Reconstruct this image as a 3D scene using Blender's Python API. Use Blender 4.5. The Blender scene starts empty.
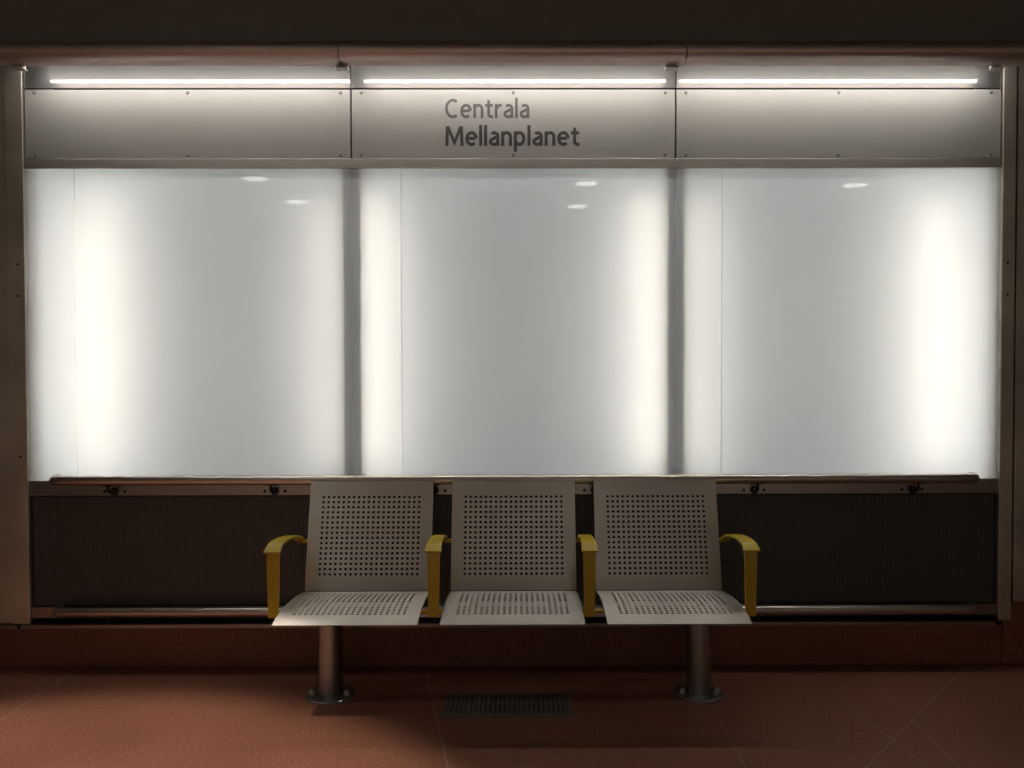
import bpy, bmesh, math, random
from mathutils import Vector, Matrix
random.seed(4)
S = bpy.context.scene
COL = S.collection
PI = math.pi

# ------------------------------------------------------------------ camera
cam_d = bpy.data.cameras.new('camera')
cam = bpy.data.objects.new('camera', cam_d); COL.objects.link(cam); S.camera = cam
cam_d.sensor_width = 36.0
cam_d.lens = 840.0 / 1024.0 * 36.0
cam_d.shift_x = -12.4 / 1024.0                        # the photo's optical axis sits a little right of centre
cam_d.clip_start = 0.05
p, y, rl = math.radians(1.3), math.radians(-0.30), math.radians(0.115)
fw = Vector((-math.sin(y)*math.cos(p), math.cos(y)*math.cos(p), -math.sin(p)))
rt = fw.cross(Vector((0, 0, 1))).normalized(); up = rt.cross(fw)
r2 = rt*math.cos(rl) - up*math.sin(rl); u2 = up*math.cos(rl) + rt*math.sin(rl)
M = Matrix((r2, u2, -fw)).transposed().to_4x4(); M.translation = Vector((0.031, -4.0, 1.45))
cam.matrix_world = M

# ------------------------------------------------------------------ world + exposure
W = bpy.data.worlds.new('station_dark'); S.world = W; W.use_nodes = True
W.node_tree.nodes['Background'].inputs[0].default_value = (0.9, 0.85, 0.8, 1)
W.node_tree.nodes['Background'].inputs[1].default_value = 0.02
S.view_settings.view_transform = 'Standard'
S.view_settings.look = 'None'
S.view_settings.exposure = 0.0
S.view_settings.gamma = 1.0
S.view_settings.use_curve_mapping = False

# light levels
L_SIGN_TUBE = 67.0                                   # tubes above the sign panels
L_BOX = {'ll': 15.5, 'lr': 7.5, 'ml': 10.5, 'mr': 10.5, 'rl': 8.0, 'rr': 15.5}
L_DOWN = 11.0                                         # ceiling downlight discs
P_SPOT = 350.0                                       # beam of the left-hand downlight

def spot(name, loc, aim, power, ang, blend, color, size=0.09):
    l = bpy.data.lights.new(name, 'SPOT'); l.energy = power; l.spot_size = math.radians(ang)
    l.spot_blend = blend; l.color = color; l.shadow_soft_size = size
    o = bpy.data.objects.new(name, l); COL.objects.link(o); o.location = loc
    o.rotation_euler = (Vector(aim) - Vector(loc)).to_track_quat('-Z', 'Y').to_euler()
    return o
spot('downlight_beam', (-1.6, -2.0, 3.24), (-1.6, -2.0, 0), P_SPOT, 59, 0.3, (1.0, 0.88, 0.76), 0.06)
for dx, dy in ((-2.58, -4.36), (-2.48, -5.54), (0.715, -4.60), (0.708, -5.84), (3.478, -4.69)):
    spot('downlight_beam', (dx, dy, 3.24), (dx, dy - 1.5, 0), 270.0, 84, 0.4, (1.0, 0.93, 0.84))

# ------------------------------------------------------------------ materials
def new_mat(name):
    m = bpy.data.materials.new(name); m.use_nodes = True
    nt = m.node_tree; nt.nodes.clear()
    o = nt.nodes.new('ShaderNodeOutputMaterial')
    return m, nt, o
def N(nt, t, **kw):
    n = nt.nodes.new(t)
    for k, v in kw.items(): setattr(n, k, v)
    return n
def coords(nt, scale=(1, 1, 1)):
    tc = N(nt, 'ShaderNodeTexCoord'); mp = N(nt, 'ShaderNodeMapping')
    mp.inputs['Scale'].default_value = scale
    nt.links.new(tc.outputs['Object'], mp.inputs['Vector'])
    return mp.outputs['Vector']
def principled(nt, o, col=(.5, .5, .5), metal=0.0, rough=0.5, spec=0.5):
    b = N(nt, 'ShaderNodeBsdfPrincipled')
    b.inputs['Base Color'].default_value = (*col, 1); b.inputs['Metallic'].default_value = metal
    b.inputs['Roughness'].default_value = rough; b.inputs['Specular IOR Level'].default_value = spec
    nt.links.new(b.outputs[0], o.inputs[0]); return b
def ramp(nt, fac, stops):
    r = N(nt, 'ShaderNodeValToRGB'); e = r.color_ramp.elements
    e[0].position, e[0].color = stops[0][0], (*stops[0][1], 1)
    e[1].position, e[1].color = stops[-1][0], (*stops[-1][1], 1)
    for s in stops[1:-1]:
        x = e.new(s[0]); x.color = (*s[1], 1)
    nt.links.new(fac, r.inputs[0]); return r.outputs[0]
def maprange(nt, v, a, b):
    m = N(nt, 'ShaderNodeMapRange'); m.inputs['To Min'].default_value = a; m.inputs['To Max'].default_value = b
    nt.links.new(v, m.inputs['Value']); return m.outputs[0]

def brushed(name, col, rough=0.32, dirs=(2, 60, 60), var=0.015, metal=1.0, mott=0.12):
    """brushed steel: streaked roughness plus faint cloudy wear"""
    m, nt, o = new_mat(name)
    b = principled(nt, o, col, metal, rough)
    n = N(nt, 'ShaderNodeTexNoise'); n.inputs['Scale'].default_value = 6; n.inputs['Detail'].default_value = 3
    nt.links.new(coords(nt, dirs), n.inputs['Vector'])
    nt.links.new(maprange(nt, n.outputs[0], rough - var, rough + var), b.inputs['Roughness'])
    n2 = N(nt, 'ShaderNodeTexNoise'); n2.inputs['Scale'].default_value = 3.2; n2.inputs['Detail'].default_value = 4
    nt.links.new(coords(nt), n2.inputs['Vector'])
    lo = tuple(c*(1 - mott) for c in col); hi = tuple(min(1, c*(1 + mott)) for c in col)
    nt.links.new(ramp(nt, n2.outputs[0], [(0.3, lo), (0.7, hi)]), b.inputs['Base Color'])
    return m
def plain(name, col, rough=0.5, metal=0.0, spec=0.5, speck=0.06):
    m, nt, o = new_mat(name); b = principled(nt, o, col, metal, rough, spec)
    n = N(nt, 'ShaderNodeTexNoise'); n.inputs['Scale'].default_value = 9; n.inputs['Detail'].default_value = 4
    nt.links.new(coords(nt), n.inputs['Vector'])
    nt.links.new(ramp(nt, n.outputs[0], [(0.3, tuple(c*(1 - speck) for c in col)), (0.7, tuple(min(1, c*(1 + speck)) for c in col))]), b.inputs['Base Color'])
    return m
def emit(name, col, strength):
    m, nt, o = new_mat(name); e = N(nt, 'ShaderNodeEmission')
    e.inputs[0].default_value = (*col, 1); e.inputs[1].default_value = strength
    nt.links.new(e.outputs[0], o.inputs[0]); return m

STEEL = brushed('brushed_stainless', (0.56, 0.54, 0.50), 0.46, (0.6, 120, 120), 0.01, mott=0.08)
STEEL_V = brushed('brushed_stainless_upright', (0.76, 0.72, 0.64), 0.44, (60, 60, 2), mott=0.2)
STEEL_BAR = brushed('brushed_stainless_bar', (0.36, 0.33, 0.305), 0.30, (0.6, 120, 120), 0.01, mott=0.08)
SEAT_M = brushed('perforated_seat_steel', (0.54, 0.515, 0.465), 0.42, (3, 80, 80), mott=0.05)
def anisotropic(m, amount, rot):
    nt = m.node_tree; b = next(n for n in nt.nodes if n.type == 'BSDF_PRINCIPLED')
    b.inputs['Anisotropic'].default_value = amount; b.inputs['Anisotropic Rotation'].default_value = rot
    t = nt.nodes.new('ShaderNodeTangent'); t.direction_type = 'RADIAL'; t.axis = 'X'
    nt.links.new(t.outputs[0], b.inputs['Tangent'])
anisotropic(SEAT_M, 0.95, 0.0)
RAIL_M = brushed('rail_steel', (0.62, 0.55, 0.50), 0.30, (0.6, 120, 120), 0.008, mott=0.05)
POST_M = brushed('post_steel', (0.43, 0.46, 0.475), 0.30, (60, 60, 2))
SIGN_M = brushed('satin_silver_sheet', (0.245, 0.241, 0.232), 0.58, (3, 90, 90), 0.02, 0.30, 0.02)
CORNICE = brushed('bronze_grey_cornice', (0.62, 0.52, 0.48), 0.48, (0.6, 60, 60), 0.01, mott=0.05)
DARK = plain('near_black', (0.012, 0.011, 0.010), 0.7)
BLACK = plain('black_bracket', (0.02, 0.018, 0.016), 0.45, 0.3)
UPPER = plain('dark_upper_wall', (0.19, 0.185, 0.168), 0.5)
YELLOW = plain('yellow_enamel', (0.56, 0.40, 0.014), 0.32, spec=0.5, speck=0.04)
CEIL = plain('ceiling_paint', (0.20, 0.185, 0.16), 0.7)
BOUNCE_FLOOR_M = plain('grey_bounce_floor', (0.36, 0.34, 0.31), 0.5)  # invented grey, keeps the light bounced off it neutral
BACKW = plain('far_wall_paint', (0.50, 0.46, 0.40), 0.6)
LETTER_A = plain('lettering_mid_grey', (0.055, 0.053, 0.049), 0.55)
LETTER_B = plain('lettering_charcoal', (0.020, 0.020, 0.019), 0.55)
HOUSE = plain('light_box_white', (0.80, 0.86, 0.93), 0.8, speck=0.01)
BOARD = plain('light_box_pale_blue_board', (0.60, 0.65, 0.72), 0.8, speck=0.01)  # blue tint put in to cool the glow along the glass edges
SCREW = brushed('dull_screw_steel', (0.16, 0.155, 0.145), 0.5)
WHITE = plain('lamp_holder_white', (0.75, 0.75, 0.72), 0.5)

def strip_mat():
    m, nt, o = new_mat('polished_reflector_steel')
    a = N(nt, 'ShaderNodeBsdfGlossy'); a.inputs[0].default_value = (0.26, 0.257, 0.253, 1); a.inputs[1].default_value = 0.05
    b = N(nt, 'ShaderNodeBsdfGlossy'); b.inputs[0].default_value = (0.085, 0.084, 0.082, 1); b.inputs[1].default_value = 0.45
    d = N(nt, 'ShaderNodeBsdfDiffuse'); d.inputs[0].default_value = (0.06, 0.059, 0.057, 1)
    n = N(nt, 'ShaderNodeTexNoise'); n.inputs['Scale'].default_value = 5
    nt.links.new(coords(nt, (2, 60, 60)), n.inputs['Vector'])
    nt.links.new(maprange(nt, n.outputs[0], 0.04, 0.07), a.inputs[1])
    m1 = N(nt, 'ShaderNodeMixShader'); m1.inputs[0].default_value = 0.4
    nt.links.new(b.outputs[0], m1.inputs[1]); nt.links.new(d.outputs[0], m1.inputs[2])
    m2 = N(nt, 'ShaderNodeMixShader'); m2.inputs[0].default_value = 0.10
    nt.links.new(m1.outputs[0], m2.inputs[1]); nt.links.new(a.outputs[0], m2.inputs[2])
    nt.links.new(m2.outputs[0], o.inputs[0]); return m
STRIP_M = strip_mat()

def glass_mat():
    """opal glass: diffuse transmission under a clear glossy face"""
    m, nt, o = new_mat('opal_glass')
    t = N(nt, 'ShaderNodeBsdfTranslucent'); t.inputs[0].default_value = (0.86, 0.87, 0.86, 1)
    g = N(nt, 'ShaderNodeBsdfGlossy'); g.inputs[1].default_value = 0.02
    f = N(nt, 'ShaderNodeFresnel'); f.inputs[0].default_value = 1.5
    n = N(nt, 'ShaderNodeTexNoise'); n.inputs['Scale'].default_value = 2
    nt.links.new(coords(nt), n.inputs['Vector'])
    nt.links.new(maprange(nt, n.outputs[0], 0.004, 0.010), g.inputs[1])
    x = N(nt, 'ShaderNodeMixShader')
    dd = N(nt, 'ShaderNodeBsdfDiffuse'); dd.inputs[0].default_value = (0.86, 0.87, 0.86, 1)
    op = N(nt, 'ShaderNodeMixShader'); op.inputs[0].default_value = 0.38
    nt.links.new(t.outputs[0], op.inputs[1]); nt.links.new(dd.outputs[0], op.inputs[2])
    nt.links.new(f.outputs[0], x.inputs[0]); nt.links.new(op.outputs[0], x.inputs[1]); nt.links.new(g.outputs[0], x.inputs[2])
    nt.links.new(x.outputs[0], o.inputs[0]); return m
GLASS = glass_mat()

def granite(name, joints):
    m, nt, o = new_mat(name)
    b = principled(nt, o, (.3, .12, .07), 0.0, 0.38, 0.4)
    v = coords(nt)
    n = N(nt, 'ShaderNodeTexNoise'); n.inputs['Scale'].default_value = 85; n.inputs['Detail'].default_value = 5; n.inputs['Roughness'].default_value = 0.75
    nt.links.new(v, n.inputs['Vector'])
    c = ramp(nt, n.outputs[0], [(0.32, (0.10, 0.042, 0.028)), (0.47, (0.25, 0.102, 0.063)), (0.58, (0.32, 0.136, 0.084)), (0.72, (0.44, 0.235, 0.16))])
    n2 = N(nt, 'ShaderNodeTexNoise'); n2.inputs['Scale'].default_value = 1.6; n2.inputs['Detail'].default_value = 5
    nt.links.new(v, n2.inputs['Vector'])
    mx = N(nt, 'ShaderNodeMixRGB', blend_type='MULTIPLY'); mx.inputs[0].default_value = 1
    nt.links.new(c, mx.inputs[1]); nt.links.new(ramp(nt, n2.outputs[0], [(0.3, (0.82, 0.82, 0.82)), (0.7, (1.1, 1.1, 1.1))]), mx.inputs[2])
    col = mx.outputs[0]
    nt.links.new(maprange(nt, n2.outputs[0], 0.30, 0.46), b.inputs['Roughness'])
    if joints:
        sep = N(nt, 'ShaderNodeSeparateXYZ'); nt.links.new(v, sep.inputs[0])
        def math2(op, a, bb):
            q = N(nt, 'ShaderNodeMath', operation=op)
            for i, s in enumerate((a, bb)):
                if s is None: continue
                if isinstance(s, (int, float)): q.inputs[i].default_value = s
                else: nt.links.new(s, q.inputs[i])
            return q.outputs[0]
        tot = None
        for (x0, y0, x1, y1, ylo, yhi, w) in joints:          # mortar lines of the slab layout, in floor metres
            dx, dy = x1 - x0, y1 - y0; L = math.hypot(dx, dy)
            d = math2('ADD', math2('MULTIPLY', sep.outputs[0], dy/L), math2('MULTIPLY', sep.outputs[1], -dx/L))
            d = math2('ABSOLUTE', math2('SUBTRACT', d, (x0*dy - y0*dx)/L), None)
            k = math2('LESS_THAN', d, w)
            k = math2('MULTIPLY', k, math2('MULTIPLY', math2('GREATER_THAN', sep.outputs[1], ylo), math2('LESS_THAN', sep.outputs[1], yhi)))
            tot = k if tot is None else math2('MAXIMUM', tot, k)
        mj = N(nt, 'ShaderNodeMixRGB'); mj.inputs[2].default_value = (0.36, 0.24, 0.19, 1)
        nt.links.new(math2('MULTIPLY', tot, 0.75), mj.inputs[0]); nt.links.new(col, mj.inputs[1]); col = mj.outputs[0]
    nt.links.new(col, b.inputs['Base Color'])
    return m
JOINTS = [(-0.395, -0.167, -0.230, -1.011, -1.3, 0, .0035), (-2.095, 0, -2.10, -1, -9, 0, .0035), (0.84, 0, 0.84, -1, -9, -0.55, .003),
          (2.143, -0.039, 1.342, -0.94, -9, 0, .0035), (1.664, 0, 1.61, -1, -9, -.33, .003), (1.425, -.5356, 1.500, -1.023, -9, -.5, .003)]
FLOOR_M = granite('red_granite_floor', JOINTS)
PLINTH_M = granite('red_granite_plinth', None)

def grille_mat():
    m, nt, o = new_mat('perforated_dark_sheet')
    b = principled(nt, o, (.03, .03, .03), 0.3, 0.5)
    tc = N(nt, 'ShaderNodeTexCoord'); sep = N(nt, 'ShaderNodeSeparateXYZ'); nt.links.new(tc.outputs['Object'], sep.inputs[0])
    def mt(op, a, bb=None):
        q = N(nt, 'ShaderNodeMath', operation=op)
        for i, s in enumerate((a, bb)):
            if s is None: continue
            if isinstance(s, (int, float)): q.inputs[i].default_value = s
            else: nt.links.new(s, q.inputs[i])
        return q.outputs[0]
    P = 0.0115
    def dots(ox, oz):
        fx = mt('SUBTRACT', mt('FRACT', mt('ADD', mt('DIVIDE', sep.outputs[0], P*1.732), ox)), 0.5)
        fz = mt('SUBTRACT', mt('FRACT', mt('ADD', mt('DIVIDE', sep.outputs[2], P), oz)), 0.5)
        fx = mt('MULTIPLY', fx, P*1.732); fz = mt('MULTIPLY', fz, P)
        return mt('SQRT', mt('ADD', mt('MULTIPLY', fx, fx), mt('MULTIPLY', fz, fz)))
    d = mt('MINIMUM', dots(100.0, 100.0), dots(100.5, 100.5))
    k = mt('LESS_THAN', d, P*0.33)
    mx = N(nt, 'ShaderNodeMixRGB'); mx.inputs[1].default_value = (0.135, 0.130, 0.122, 1); mx.inputs[2].default_value = (0.016, 0.015, 0.014, 1)
    nt.links.new(k, mx.inputs[0]); nt.links.new(mx.outputs[0], b.inputs['Base Color'])
    return m
GRILLE_M = grille_mat()

# ------------------------------------------------------------------ mesh helpers
def box(bm, x0, x1, y0, y1, z0, z1, bev=0.0):
    lay = bm.faces.layers.int.get('flat') or bm.faces.layers.int.new('flat')
    old = set(bm.faces)
    v = [bm.verts.new(c) for c in ((x0,y0,z0),(x1,y0,z0),(x1,y1,z0),(x0,y1,z0),(x0,y0,z1),(x1,y0,z1),(x1,y1,z1),(x0,y1,z1))]
    fs = [bm.faces.new([v[i] for i in q]) for q in ((0,3,2,1),(4,5,6,7),(0,1,5,4),(1,2,6,5),(2,3,7,6),(3,0,4,7))]
    if bev > 0:
        es = {e for f in fs for e in f.edges}
        bmesh.ops.bevel(bm, geom=list(es), offset=bev, segments=2, affect='EDGES', profile=0.5)
    for f in bm.faces:
        if f not in old: f[lay] = 1
def ring_pts(c, t, n_hint, r, seg):
    a = t.cross(n_hint).normalized(); b = a.cross(t).normalized()
    return [c + (a*math.cos(2*PI*i/seg) + b*math.sin(2*PI*i/seg))*r for i in range(seg)]
def tube(bm, pts, r, seg=16, cap=True, hint=Vector((0.013, 0.021, 1))):
    pts = [Vector(q) for q in pts]; rows = []
    for i, c in enumerate(pts):
        t = (pts[min(i+1, len(pts)-1)] - pts[max(i-1, 0)]).normalized()
        h = hint if abs(t.dot(hint.normalized())) < 0.95 else Vector((1, 0.01, 0.02))
        rr = r[i] if isinstance(r, (list, tuple)) else r
        rows.append([bm.verts.new(v) for v in ring_pts(c, t, h, rr, seg)])
    for a, b in zip(rows, rows[1:]):
        for i in range(seg):
            bm.faces.new((a[i], a[(i+1) % seg], b[(i+1) % seg], b[i]))
    if cap:
        bm.faces.new(rows[0][::-1]); bm.faces.new(rows[-1])
def cyl(bm, c, axis, r, l, seg=20, r2=None):
    c = Vector(c); a = Vector(axis).normalized()
    tube(bm, [c, c + a*l], [r, r if r2 is None else r2], seg)
def dome(bm, c, axis, r, h, seg=14, n=5):
    """screw or bolt head"""
    c = Vector(c); a = Vector(axis).normalized(); pts = []; rs = []
    for i in range(n + 1):
        t = PI/2*i/n; pts.append(c + a*h*math.sin(t)); rs.append(max(r*math.cos(t), r*0.03))
    tube(bm, pts, rs, seg)
def finish(name, bm, mat, parent=None, smooth=35, loc=None):
    bmesh.ops.remove_doubles(bm, verts=bm.verts, dist=1e-6)
    bmesh.ops.recalc_face_normals(bm, faces=bm.faces)
    lay = bm.faces.layers.int.get('flat')
    for f in bm.faces: f.smooth = not (lay and f[lay])
    if lay: bm.faces.layers.int.remove(lay)
    for e in bm.edges:
        if len(e.link_faces) == 2:
            if e.calc_face_angle(0) > math.radians(smooth): e.smooth = False
        else: e.smooth = False
    if loc is not None: bmesh.ops.translate(bm, verts=bm.verts, vec=-Vector(loc))
    me = bpy.data.meshes.new(name); bm.to_mesh(me); bm.free()
    me.materials.append(mat)
    o = bpy.data.objects.new(name, me); COL.objects.link(o)
    if loc is not None: o.location = loc
    if parent is not None: o.parent = parent
    return o
def obj(name, fn, mat, parent=None, smooth=35, loc=None):
    bm = bmesh.new(); bm.faces.layers.int.new('flat'); fn(bm); return finish(name, bm, mat, parent, smooth, loc)
def bxo(name, dims, mat, parent=None, bev=0.0, loc=None):
    return obj(name, lambda b: box(b, *dims, bev), mat, parent, loc=loc)
def tag(o, label, cat, group=None):
    o['label'] = label; o['category'] = cat
    if group: o['group'] = group
    return o
def struct(o): o['kind'] = 'structure'; return o
def thing(name, loc, label, cat, group=None):
    o = bpy.data.objects.new(name, None); COL.objects.link(o); o.location = loc; o.empty_display_size = 0.1
    return tag(o, label, cat, group)
def under(o, root):
    """parent a world-built part to its thing without moving it"""
    o.parent = root; o.location = Vector(o.location) - root.location; return o

# ------------------------------------------------------------------ the setting
XL, XR = -2.302, 2.316
DL, DR = -0.764, 0.770
struct(bxo('floor', (-7, 7, -5.2, 0.4, -0.12, 0), FLOOR_M))
struct(bxo('floor_bounce', (-7, 7, -9, -5.202, -0.12, 0), BOUNCE_FLOOR_M))  # unseen grey floor, added so the bounced light turns less red
struct(bxo('ceiling', (-7, 7, -9, 0.4, 3.30, 3.42), CEIL))
struct(bxo('wall_back', (-7, 7, -9.15, -9, 0, 3.3), BACKW))
struct(bxo('wall_left', (-7.15, -7, -9, 0.4, 0, 3.3), BACKW))
struct(bxo('wall_right', (7, 7.15, -9, 0.4, 0, 3.3), BACKW))
struct(bxo('wall_front', (-7, 7, 0.30, 0.4, 0, 3.3), DARK))
struct(bxo('wall_upper', (-7, 7, -0.20, -0.185, 2.847, 3.3), UPPER))
struct(bxo('baseboard_front', (-2.390, 2.345, 0.0, 0.30, 0.014, 0.197), PLINTH_M))
struct(bxo('baseboard_foot', (-7, 7, 0.012, 0.30, 0.0, 0.0135), PLINTH_M))
struct(bxo('baseboard_left', (-7, -2.392, 0.002, 0.30, 0.014, 0.195), PLINTH_M))
struct(bxo('baseboard_right', (2.347, 7, -0.006, 0.30, 0.014, 0.305), PLINTH_M))
def ledge(b):
    box(b, -2.345, XR - 0.015, -0.028, 0.06, 0.200, 0.221, 0.003)
struct(obj('trim_1', ledge, STEEL_BAR))                                             # lip over the plinth
struct(bxo('trim_2', (-2.40, XR + .03, 0.055, 0.075, 0.221, 0.247), DARK))            # slot above the lip, its shade put into the near-black colour
struct(bxo('trim_3', (XL, XR, -0.002, 0.02, 0.246, 0.298), STEEL_BAR, bev=0.001))    # strip behind the low rail
struct(bxo('trim_4', (XL, XR, -0.002, 0.02, 0.832, 0.902), STEEL_BAR, bev=0.001))    # strip behind the top rail
struct(bxo('trim_5', (XL, XR, -0.014, 0.02, 2.380, 2.424), STEEL, bev=0.0015))   # transom under the sign panels
struct(bxo('trim_6', (-2.386, XL - .002, -0.016, 0.25, 0.222, 2.955), STEEL_V, bev=0.0015))
struct(bxo('trim_7', (XR + .002, 2.380, -0.016, 0.25, 0.222, 2.955), STEEL_V, bev=0.0015))
struct(bxo('trim_8', (-7, -2.390, -0.006, 0.2, 0.222, 2.955), STEEL_V, bev=0.001))   # steel sheet left of the frame
struct(bxo('trim_9', (2.394, 7, -0.006, 0.2, 0.308, 2.955), STEEL_V, bev=0.001))     # steel sheet right of the frame
struct(bxo('trim_10', (-7, -2.355, -0.034, 0.0, 0.197, 0.219), STEEL_BAR, bev=0.002)) # bright ledge under left sheet
struct(bxo('trim_11', (-7, 7, -0.184, 0.25, 2.960, 2.975), UPPER))                   # lid over the lamp cove

def frame_screws(b, x, zs):
    for z in zs: dome(b, (x, -0.016, z), (0, -1, 0), 0.006, 0.003)
struct(obj('trim_12', lambda b: frame_screws(b, -2.336, (1.93, 1.78, 1.02)), BLACK))
struct(obj('trim_13', lambda b: frame_screws(b, 2.346, (1.93, 1.78)), BLACK))

# cornice: three half-round segments with a joint over each divider
def cornice(b, x0, x1):
    prof = []
    cy, cz, a, h = -0.205, 2.8430, 0.075, 0.0475
    for i in range(17):
        t = PI/2 - PI*i/16
        prof.append((cy - a*math.cos(t), cz + h*math.sin(t)))
    prof.append((-0.1865, cz - h)); prof.append((-0.1865, cz + h - 0.044)); prof.append((-0.2005, cz + h - 0.044)); prof.append((-0.2005, cz + h))
    rows = [[b.verts.new((x, q[0], q[1])) for q in prof] for x in (x0, x1)]
    n = len(prof)
    for i in range(n): b.faces.new((rows[0][i], rows[0][(i+1) % n], rows[1][(i+1) % n], rows[1][i]))
    b.faces.new(rows[0]); b.faces.new(rows[1][::-1])
for (x0, x1, lab, brs) in ((-7, DL - .0025, 'brown grey half-round cornice length over the left sign panel', (-2.215, -0.765)),
                           (DL + .0025, DR - .0025, 'brown grey half-round cornice length over the lettered middle panel', (0.718,)),
                           (DR + .0025, 7, 'brown grey half-round cornice length over the right sign panel', (2.185,))):
    t = thing('cornice', ((max(x0, -2.4) + min(x1, 2.4))/2, -0.2, 2.763), lab, 'cornice', 'cornice lengths above the sign panels')
    under(obj('cover', lambda b: cornice(b, x0, x1), CORNICE), t)
    for bx_ in brs:
        def bracket(b, bx_=bx_):
            box(b, bx_ - 0.028, bx_ + 0.028, -0.212, -0.166, 2.7795, 2.7855, 0.001)
            box(b, bx_ - 0.028, bx_ + 0.028, -0.186, -0.180, 2.7855, 2.82, 0.001)
        under(obj('bracket', bracket, STEEL), t)

# ------------------------------------------------------------------ cove lamps + sign panels + light boxes
BOXES = ((XL, DL, 'left'), (DL, DR, 'middle'), (DR, XR, 'right'))
TUBE_X = {'left': (-2.253, -0.795), 'middle': (-0.725, 0.745), 'right': (0.812, 2.272)}
COVE_E = emit('cove_tube_glow', (1.0, 0.965, 0.90), L_SIGN_TUBE)
for x0, x1, side in BOXES:
    lab = {'left': 'bright tube lamp in the cove above the left blank sign panel', 'middle': 'bright tube lamp in the cove above the lettered sign',
           'right': 'bright tube lamp in the cove above the right blank sign panel'}[side]
    t = thing('cove_lamp', ((x0 + x1)/2, -0.002, 2.756), lab, 'lamp', 'tube lamps in the cove')
    under(bxo('reflector', (x0 + .0025, x1 - .0025, -0.002, 0.012, 2.757, 2.955), STRIP_M, bev=0.0008), t)
    a, b_ = TUBE_X[side]
    under(obj('fluorescent_tube', lambda b: cyl(b, (a, -0.15, 2.839), (1, 0, 0), 0.007, b_ - a, 16), COVE_E), t)
    for xx in (a - 0.026, b_ + 0.001):
        def holder(b, xx=xx):
            box(b, xx, xx + 0.024, -0.166, -0.134, 2.828, 2.90, 0.003); box(b, xx, xx + 0.024, -0.184, -0.16, 2.87, 2.90, 0.002)
        under(obj('lamp_holder', holder, WHITE), t)

def arc(cx, cy, rx, ry, a0, a1, n=18):
    return [(cx + rx*math.cos(math.radians(a0 + (a1 - a0)*i/n)), cy + ry*math.sin(math.radians(a0 + (a1 - a0)*i/n))) for i in range(n + 1)]
def glyph(ch, w):
    """humanist letter as pen strokes, cap height 1; returns strokes and advance"""
    h = w/2; X = 0.74; m = X/2
    if ch == 'C': return [arc(0.43, 0.5, 0.43 - h, 0.51 - h, 52, 308, 26)], 0.74
    if ch == 'l': return [[(h, 0), (h, 1.06)]], w
    if ch == 'e': return [[(0.055, m + .01), (0.60 - h, m + .01)], arc(0.32, m, 0.32 - h, m + .01 - h, 2, 312, 26)], 0.62
    if ch == 'n': return [[(h, 0), (h, X)], arc(0.28, X - 0.27, 0.28 - h, 0.28 - h, 165, 0, 14) + [(0.56 - h, 0)]], 0.56
    if ch == 'r': return [[(h, 0), (h, X)], [(h, 0.40), (h + .03, 0.52)] + arc(0.30, X - 0.25, 0.24 - h, 0.255 - h, 150, 80, 8) + [(0.385, X - h)]], 0.385
    if ch == 't': return [[(0.19, 0.93), (0.19, 0.22)] + arc(0.19 + 0.16, 0.21, 0.16, 0.215 - h, 190, 275, 8) + [(0.43, h + .01)], [(0.0, X - h), (0.42, X - h)]], 0.43
    if ch == 'a': return [arc(0.28, X - 0.245, 0.26 - h, 0.25 - h, 138, 0, 16) + [(0.54 - h, 0)], [(0.54 - h, 0.43), (0.32, 0.425)] + arc(0.27, 0.215, 0.27 - h, 0.225 - h, 100, 300, 18) + [(0.54 - h, 0.18)]], 0.54
    if ch == 'p': return [[(h, -0.30), (h, X)], arc(0.29, m, 0.31 - h, m + .01 - h, 160, -160, 26)], 0.61
    if ch == 'M': return [[(h, 0), (h + .035, 1)], [(h + .05, 0.99), (0.47, 0.16), (0.94 - h - .05, 0.99)], [(0.94 - h - .035, 1), (0.94 - h, 0)]], 0.94
def ribbon(bm, pts, w, put):
    pts = [Vector(q) for q in pts]; L = []
    for i, q in enumerate(pts):
        d0 = (q - pts[i-1]).normalized() if i else None
        d1 = (pts[i+1] - q).normalized() if i < len(pts) - 1 else None
        d = ((d0 or d1) + (d1 or d0)).normalized(); n = Vector((-d.y, d.x))
        k = max(0.45, n.dot(Vector((-(d1 or d0).y, (d1 or d0).x))))
        off = n*(w/2/k)
        L.append([put(q + off, 0), put(q - off, 0), put(q - off, 1), put(q + off, 1)])
    L = [[bm.verts.new(v) for v in r] for r in L]
    for a, b in zip(L, L[1:]):
        for k in range(4): bm.faces.new((a[k], a[(k+1) % 4], b[(k+1) % 4], b[k]))
    bm.faces.new(L[0]); bm.faces.new(L[-1][::-1])
def lettering(txt, cap, x, z, width, w, gap, mat, root, yy):
    adv = []; cur = 0
    for ch in txt:
        st, a = glyph(ch, w); adv.append((cur, st)); cur += a + gap
    k = width/(cur - gap)
    def f(bm):
        for i, (c, st) in enumerate(adv):
            for q, pts in enumerate(st):
                e = 0.00004*q
                ribbon(bm, pts, w, lambda v, s: Vector((x + (v.x + c)*k, yy - (0.0008 + e)*s, z + v.y*cap)))
    return under(obj('lettering', f, mat), root)

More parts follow.
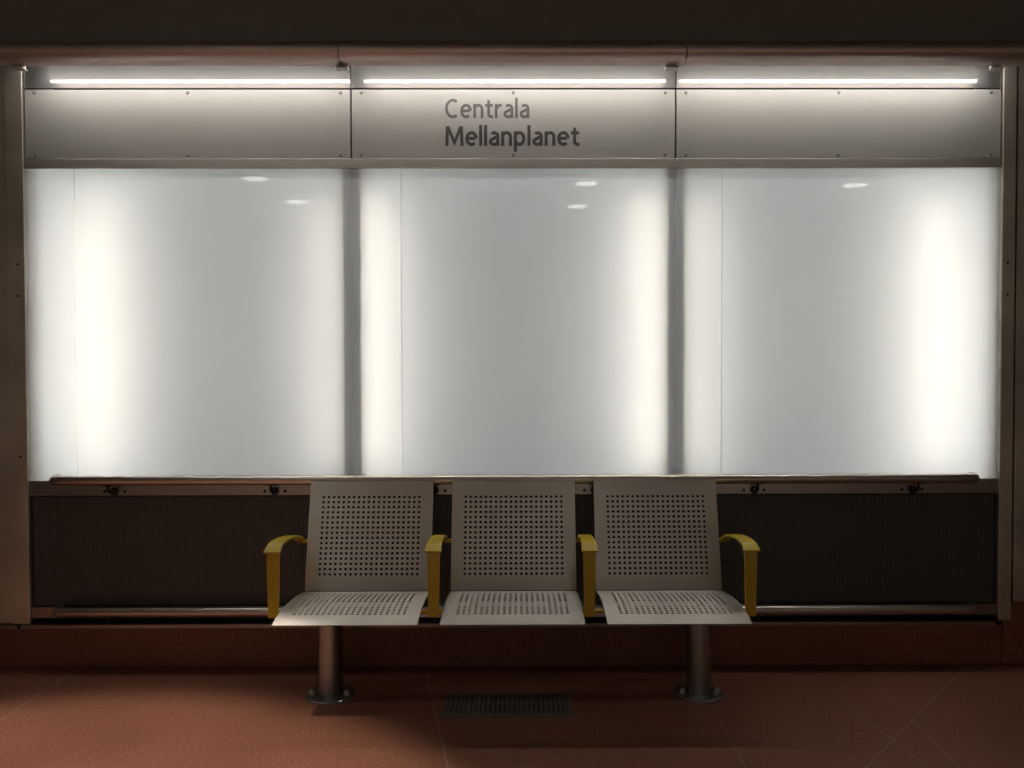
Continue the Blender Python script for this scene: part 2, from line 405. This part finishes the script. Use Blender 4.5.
for x0, x1, side in BOXES:
    lab = {'left': 'blank silver sign panel above the left light box', 'middle': 'silver sign panel lettered Centrala Mellanplanet in grey',
           'right': 'blank silver sign panel above the right light box'}[side]
    xa, xb = x0 + .004, x1 - .004
    t = thing('sign_panel', ((x0 + x1)/2, 0, 2.4265), lab, 'sign', 'silver panels above the light boxes')
    under(bxo('panel_sheet', (xa, xb, -0.003, 0.012, 2.429, 2.750), SIGN_M, bev=0.001), t)
    for sx in (xa + 0.045, (xa + xb)/2, xb - 0.045):
        for sz in (2.443, 2.736):
            under(obj('screw', lambda b: dome(b, (sx, -0.003, sz), (0, -1, 0), 0.0085, 0.005), SCREW), t)
    if side == 'middle':
        lettering('Centrala', 0.090, -0.320, 2.616, 0.398, 0.15, 0.10, LETTER_A, t, -0.0032)['label'] = 'mid grey word Centrala'
        lettering('Mellanplanet', 0.092, -0.320, 2.486, 0.634, 0.165, 0.085, LETTER_B, t, -0.0032)['label'] = 'bold charcoal word Mellanplanet'

GZ0, GZ1 = 0.901, 2.379
def pane(b, x0, x1):
    """glass sheet with a real edge, open to the lamps behind"""
    v = [[b.verts.new((x, yy, z)) for x, z in ((x0, GZ0), (x1, GZ0), (x1, GZ1), (x0, GZ1))] for yy in (0.0, 0.006)]
    b.faces.new(v[0])
    for i in range(4): b.faces.new((v[0][i], v[0][(i+1) % 4], v[1][(i+1) % 4], v[1][i]))
def housing(b, x0, x1):
    box(b, x0 + .001, x1 - .001, 0.270, 0.285, GZ0, GZ1)
    box(b, x0 + .001, x1 - .001, 0.022, 0.270, GZ0 - 0.012, GZ0)
    box(b, x0 + .001, x1 - .001, 0.022, 0.270, GZ1, GZ1 + 0.012)
def side_board(b, x0, x1):
    box(b, x0, x1, 0.028, 0.2695, GZ0 + .0005, GZ1 - .0005)
SEAM = {'left': -2.074, 'middle': -0.535, 'right': 0.990}
TUBES = {'left': ((-1.98, 0.19, 'll'), (-0.885, 0.15, 'lr')), 'middle': ((-0.650, 0.13, 'ml'), (0.640, 0.13, 'mr')),
         'right': ((0.885, 0.15, 'rl'), (2.02, 0.19, 'rr'))}
for x0, x1, side in BOXES:
    lab = {'left': 'left glowing white glass light box, brightest at its left edge', 'middle': 'middle glowing white glass light box under the lettered sign',
           'right': 'right glowing white glass light box, brightest at its right edge'}[side]
    t = thing('light_box', ((x0 + x1)/2, 0.15, GZ0), lab, 'light box', 'backlit glass boxes on the wall')
    under(obj('housing', lambda b: housing(b, x0, x1), HOUSE), t)
    under(obj('side_board', lambda b: side_board(b, x0 + .001, x0 + .056), BOARD), t)
    under(obj('side_board', lambda b: side_board(b, x1 - .056, x1 - .001), BOARD), t)
    s = SEAM[side]
    under(obj('glass_pane', lambda b: pane(b, x0 + .0015, s - .0012), GLASS), t)
    under(obj('glass_pane', lambda b: pane(b, s + .0012, x1 - .0015), GLASS), t)
    for tx, ty, k in TUBES[side]:
        e = emit('box_tube_glow_' + k, (1.0, 0.91, 0.78), L_BOX[k])
        under(obj('fluorescent_tube', lambda b: cyl(b, (tx, ty, 0.945), (0, 0, 1), 0.013, 1.31, 14), e), t)
        for zz in (0.921, 2.256): under(obj('lamp_holder', lambda b: box(b, tx - .014, tx + .014, ty - .014, 0.268, zz, zz + .023, .002), WHITE), t)

# ------------------------------------------------------------------ perforated sheet and rails
t = thing('ventilation_grille', (0, 0.004, 0.300), 'long dark finely perforated metal sheet behind the bench', 'grille')
under(bxo('perforated_sheet', (XL + .012, XR - .012, 0.004, 0.016, 0.306, 0.824), GRILLE_M), t)
def gframe(b):
    box(b, XL + .001, XR - .001, 0.006, 0.018, 0.8245, 0.830); box(b, XL + .001, XR - .001, 0.006, 0.018, 0.300, 0.3055)
    box(b, XL + .001, XL + .0115, 0.006, 0.018, 0.3055, 0.8245); box(b, XR - .0115, XR - .001, 0.006, 0.018, 0.3055, 0.8245)
under(obj('grille_frame', gframe, BLACK), t)

def rail_path(x0, x1, yy, z, wall, rad=0.045):
    pts = [(x0, wall, z)]
    for i in range(7):
        a = PI/2*i/6; pts.append((x0 + rad - rad*math.cos(a), yy + rad - rad*math.sin(a), z))
    for i in range(1, 20): pts.append((x0 + rad + (x1 - x0 - 2*rad)*i/20, yy, z))
    for i in range(7):
        a = PI/2*i/6; pts.append((x1 - rad + rad*math.sin(a), yy + rad - rad*math.cos(a), z))
    pts.append((x1, wall, z)); return pts
BX = (-1.900, -1.138, -0.376, 0.386, 1.148, 1.905)
for nm, z, lab, low in (('handrail', 0.913, 'upper steel handrail along the foot of the light boxes', False), ('handrail', 0.292, 'low steel rail along the bottom of the dark grille', True)):
    t = thing('handrail', (0, -0.002, z), lab, 'rail', 'steel rails on the wall')
    under(obj('tube', lambda b: tube(b, rail_path(-2.165, 2.185, -0.070, z, -0.0025), 0.0230, 28), RAIL_M), t)
    for bx_ in BX:
        def brk(b):
            if low:
                box(b, bx_ - .012, bx_ + .012, -0.085, -0.0025, z - 0.045, z - 0.036, .002); cyl(b, (bx_, -0.07, z - 0.040), (0, 0, 1), 0.008, 0.022, 10)
            else:
                cyl(b, (bx_, -0.0025, z - 0.060), (0, -1, 0), 0.021, 0.010, 6)
                tube(b, [(bx_, -0.01, z - 0.060), (bx_, -0.050, z - 0.058), (bx_, -0.068, z - 0.046), (bx_, -0.070, z - 0.018)], 0.008, 10)
                box(b, bx_ - .03, bx_ + .03, -0.082, -0.058, z - .0245, z - .0195, .001)
        br = under(obj('bracket', brk, BLACK), t)
        if not low:
            for dx in (-0.048, 0.048):
                s = obj('screw', lambda b: dome(b, (bx_ + dx, -0.0025, z - 0.062), (0, -1, 0), 0.008, 0.006, 10), BLACK)
                s.parent = br; s.location = (0, 0, 0)

# ------------------------------------------------------------------ bench
bench = thing('bench', (0, -0.33, 0), 'three-seat perforated steel bench with yellow armrests on two posts', 'bench')
def catmull(P, n):
    out = []
    Q = [P[0]] + list(P) + [P[-1]]
    for i in range(1, len(Q) - 2):
        for k in range(n):
            t = k/n; p0, p1, p2, p3 = (Vector(Q[i-1]), Vector(Q[i]), Vector(Q[i+1]), Vector(Q[i+2]))
            out.append(0.5*((2*p1) + (-p0 + p2)*t + (2*p0 - 5*p1 + 4*p2 - p3)*t*t + (-p0 + 3*p1 - 3*p2 + p3)*t**3))
    out.append(Vector(P[-1])); return out
def resample(pts):
    acc = [0]
    for a, b in zip(pts, pts[1:]): acc.append(acc[-1] + (b - a).length)
    def at(s):
        s = min(max(s, 0), acc[-1])
        for i in range(len(pts) - 1):
            if s <= acc[i+1] + 1e-12:
                t = (s - acc[i])/max(acc[i+1] - acc[i], 1e-9); return pts[i].lerp(pts[i+1], t)
        return pts[-1]
    return acc[-1], at
PITCH = 0.0232
def sheet(bm, x0, x1, prof, s0, rows, cols, th, hr):
    """steel sheet following a side profile, punched with rows x cols round holes starting at s0 along the profile"""
    Ltot, at = resample(prof)
    ss = [0.0]
    def fill(a, b, st):
        n = max(1, round((b - a)/st)); return [a + (b - a)*(i + 1)/n for i in range(n)]
    ss += fill(0, s0, 0.02); r0 = len(ss) - 1
    ss += [s0 + PITCH*(i + 1) for i in range(rows)]
    ss += fill(s0 + PITCH*rows, Ltot, 0.012)
    xc = (x0 + x1)/2; h0 = xc - PITCH*cols/2
    xs = [x0] + fill(x0, h0, 0.03); c0 = len(xs) - 1
    xs += [h0 + PITCH*(i + 1) for i in range(cols)]; xs += fill(xs[-1], x1, 0.03)
    def P(x, s):
        q = at(s); return Vector((x, q[0], q[1]))
    def nrm(s):
        a, b = at(s - 0.006), at(s + 0.006); d = (b - a).normalized(); return Vector((0, -d[1], d[0]))
    layers = []
    for sgn in (0.5, -0.5):
        G = [[bm.verts.new(P(x, s) + nrm(s)*th*sgn) for x in xs] for s in ss]
        H = {}
        for i in range(len(ss) - 1):
            for j in range(len(xs) - 1):
                A, B, C, D = G[i][j], G[i][j+1], G[i+1][j+1], G[i+1][j]
                if r0 <= i < r0 + rows and c0 <= j < c0 + cols:
                    cx, cs = (xs[j] + xs[j+1])/2, (ss[i] + ss[i+1])/2; K = []
                    for k in range(8):
                        an = PI*(k + 0.5)/4
                        sx, sv = cx + hr*math.cos(an), cs + hr*math.sin(an)
                        K.append(bm.verts.new(P(sx, sv) + nrm(sv)*th*sgn))
                    # K order: 0 right-up,1 up-right,2 up-left,3 left-up,4 left-down,5 down-left,6 down-right,7 right-down ; 'up' = larger s
                    f = [(B, C, K[0], K[7]), (C, K[1], K[0]), (C, D, K[2], K[1]), (D, K[3], K[2]), (D, A, K[4], K[3]), (A, K[5], K[4]), (A, B, K[6], K[5]), (B, K[7], K[6])]
                    for q in f: bm.faces.new(q)
                    H[(i, j)] = K
                else:
                    bm.faces.new((A, B, C, D))
        layers.append((G, H))
    (G1, H1), (G2, H2) = layers
    for key in H1:
        a, b = H1[key], H2[key]
        for k in range(8): bm.faces.new((a[k], a[(k+1) % 8], b[(k+1) % 8], b[k]))
    n, m = len(ss), len(xs)
    for i in range(n - 1):
        bm.faces.new((G1[i][0], G1[i+1][0], G2[i+1][0], G2[i][0])); bm.faces.new((G1[i][m-1], G1[i+1][m-1], G2[i+1][m-1], G2[i][m-1]))
    for j in range(m - 1):
        bm.faces.new((G1[0][j], G1[0][j+1], G2[0][j+1], G2[0][j])); bm.faces.new((G1[n-1][j], G1[n-1][j+1], G2[n-1][j+1], G2[n-1][j]))
SEAT_P = catmull([(-0.236, 0.431), (-0.30, 0.441), (-0.42, 0.455), (-0.53, 0.460), (-0.62, 0.457), (-0.69, 0.449), (-0.745, 0.437)], 12)
BACK_P = catmull([(-0.2355, 0.434), (-0.231, 0.470), (-0.218, 0.54), (-0.188, 0.64), (-0.162, 0.735), (-0.134, 0.825), (-0.110, 0.912)], 12)
SW = 0.2835
for cx in (-0.655, 0.0, 0.655):
    sm = obj('seat', lambda b: sheet(b, cx - SW, cx + SW, SEAT_P, 0.085, 15, 20, 0.0012, 0.0072), SEAT_M, smooth=40); under(sm, bench)
    bm_ = obj('backrest', lambda b: sheet(b, cx - SW, cx + SW, BACK_P, 0.062, 16, 20, 0.003, 0.0065), SEAT_M, smooth=40); under(bm_, bench)
    for dx in (-0.17, 0.17):                          # carriers under each seat
        def carrier(b):
            pts = [(cx + dx, q[0], q[1] - 0.009) for q in SEAT_P[6:66:6]]
            tube(b, pts, 0.006, 8)
            box(b, cx + dx - .02, cx + dx + .02, -0.36, -0.30, 0.398, 0.440, 0.002)
        under(obj('seat_carrier', carrier, POST_M), bench)
under(bxo('support_beam', (-0.90, 0.90, -0.37, -0.29, 0.352, 0.400), POST_M, bev=0.004), bench)

def arm(bm, x):
    th = 0.010
    def strap(path, widths):
        L = []
        for i, q in enumerate(path):
            a = path[max(i-1, 0)]; b = path[min(i+1, len(path)-1)]
            d = (b - a).normalized(); n = Vector((-d[1], d[0])); w = widths(i/(len(path)-1))/2
            L.append([bm.verts.new((x + sx*w, q[0] + n[0]*th/2*sn, q[1] + n[1]*th/2*sn)) for sx, sn in ((-1, 1), (1, 1), (1, -1), (-1, -1))])
        for a, b in zip(L, L[1:]):
            for k in range(4): bm.faces.new((a[k], a[(k+1) % 4], b[(k+1) % 4], b[k]))
        bm.faces.new(L[0]); bm.faces.new(L[-1][::-1])
    top = catmull([(-0.602, 0.690), (-0.582, 0.699), (-0.545, 0.7105), (-0.46, 0.7125), (-0.36, 0.703), (-0.26, 0.686), (-0.18, 0.658), (-0.145, 0.640)], 6)
    strap(top, lambda t: 0.068 - 0.026*t)
    leg = catmull([(-0.577, 0.694), (-0.583, 0.64), (-0.584, 0.57), (-0.583, 0.525), (-0.584, 0.47), (-0.586, 0.420)], 6)
    strap(leg, lambda t: 0.053 - 0.012*t)
for x in (-0.978, -0.324, 0.314, 0.974):
    a = under(obj('armrest', lambda b: arm(b, x), YELLOW, smooth=30), bench)
    sides = [s for s in (-1, 1) if abs(x + s*0.3275) < 0.7]
    for s in sides:
        for (py, pz_, ln) in ((-0.165, 0.645, 0.040), (-0.550, 0.432, 0.050)):
            q = obj('pin', lambda b: cyl(b, (x + s*0.010, py, pz_), (s, 0, 0), 0.009, ln, 12), YELLOW); q.parent = a
for x in (-0.806, 0.814):
    pz = under(obj('post', lambda b: cyl(b, (x, -0.335, 0.010), (0, 0, 1), 0.0545, 0.342, 32), POST_M), bench)
    fl = obj('flange', lambda b: (cyl(b, (x, -0.335, 0.0), (0, 0, 1), 0.108, 0.007, 36), cyl(b, (x, -0.335, 0.007), (0, 0, 1), 0.108, 0.004, 36, 0.103)), POST_M)
    fl.parent = pz; fl.location = (0, 0, 0)
    for k in range(2):
        an = k*PI - 0.30*(1 - 2*k)
        bx_, by_ = x + 0.080*math.cos(an), -0.335 + 0.080*math.sin(an)
        bo = obj('bolt', lambda b: (cyl(b, (bx_, by_, 0.011), (0, 0, 1), 0.018, 0.010, 6), dome(b, (bx_, by_, 0.021), (0, 0, 1), 0.0155, 0.018)), STEEL)
        bo.parent = pz; bo.location = (0, 0, 0)

# ------------------------------------------------------------------ floor drain
dr = thing('floor_drain', (-0.025, -0.45, 0), 'dark rectangular slotted drain grate in the red floor', 'drain')
DX0, DX1, DY0, DY1 = -0.300, 0.250, -0.572, -0.330
under(bxo('shade_plate', (DX0 + .005, DX1 - .005, DY0 + .005, DY1 - .005, 0.0005, 0.002), SCREW), dr)  # thin plate on the floor, dark colour standing in for the shaded depth
def dframe(b):
    for a in ((DX0, DX1, DY0, DY0 + .02), (DX0, DX1, DY1 - .02, DY1), (DX0, DX0 + .02, DY0 + .02, DY1 - .02), (DX1 - .02, DX1, DY0 + .02, DY1 - .02)): box(b, *a, 0.0005, 0.006)
DRAIN_M = plain('drain_iron', (0.24, 0.23, 0.20), 0.5, 0.6)
under(obj('frame', dframe, DRAIN_M), dr)
def slats(b):
    n = 25
    for i in range(n):
        x = DX0 + 0.02 + (DX1 - DX0 - 0.04)*(i + 0.5)/n; box(b, x - .0055, x + .0055, DY0 + .02, DY1 - .02, 0.002, 0.0055)
    for yy in (-0.50, -0.45, -0.40): box(b, DX0 + .02, DX1 - .02, yy - .003, yy + .003, 0.002, 0.005)
under(obj('slats', slats, DRAIN_M), dr)

# ------------------------------------------------------------------ ceiling downlights (seen reflected in the glass)
DOWN_E = emit('downlight_glow', (1.0, 0.96, 0.88), L_DOWN)
def ringm(b):
    seg = 32; R = ((0.145, 0), (0.145, -0.006), (0.119, -0.006), (0.119, 0))
    rows = [[b.verts.new((r*math.cos(2*PI*i/seg), r*math.sin(2*PI*i/seg), z)) for i in range(seg)] for r, z in R]
    for q in range(4):
        A, B = rows[q], rows[(q+1) % 4]
        for i in range(seg): b.faces.new((A[i], A[(i+1) % seg], B[(i+1) % seg], B[i]))
first = None
for (lx, ly) in ((-2.58, -4.36), (-2.48, -5.54), (0.715, -4.60), (0.708, -5.84), (3.478, -4.69), (-1.6, -2.0)):
    if first is None:
        first = thing('ceiling_downlight', (lx, ly, 3.2995), 'round ceiling downlight behind the camera, reflected in the glass', 'lamp', 'downlights in the station ceiling')
        parts = [obj('trim_ring', ringm, WHITE, first), obj('diffuser', lambda b: cyl(b, (0, 0, -0.004), (0, 0, 1), 0.118, 0.003, 32), DOWN_E, first)]
    else:
        r = first.copy(); COL.objects.link(r); r.location = (lx, ly, 3.2995)
        for q in parts:
            c = q.copy(); COL.objects.link(c); c.parent = r
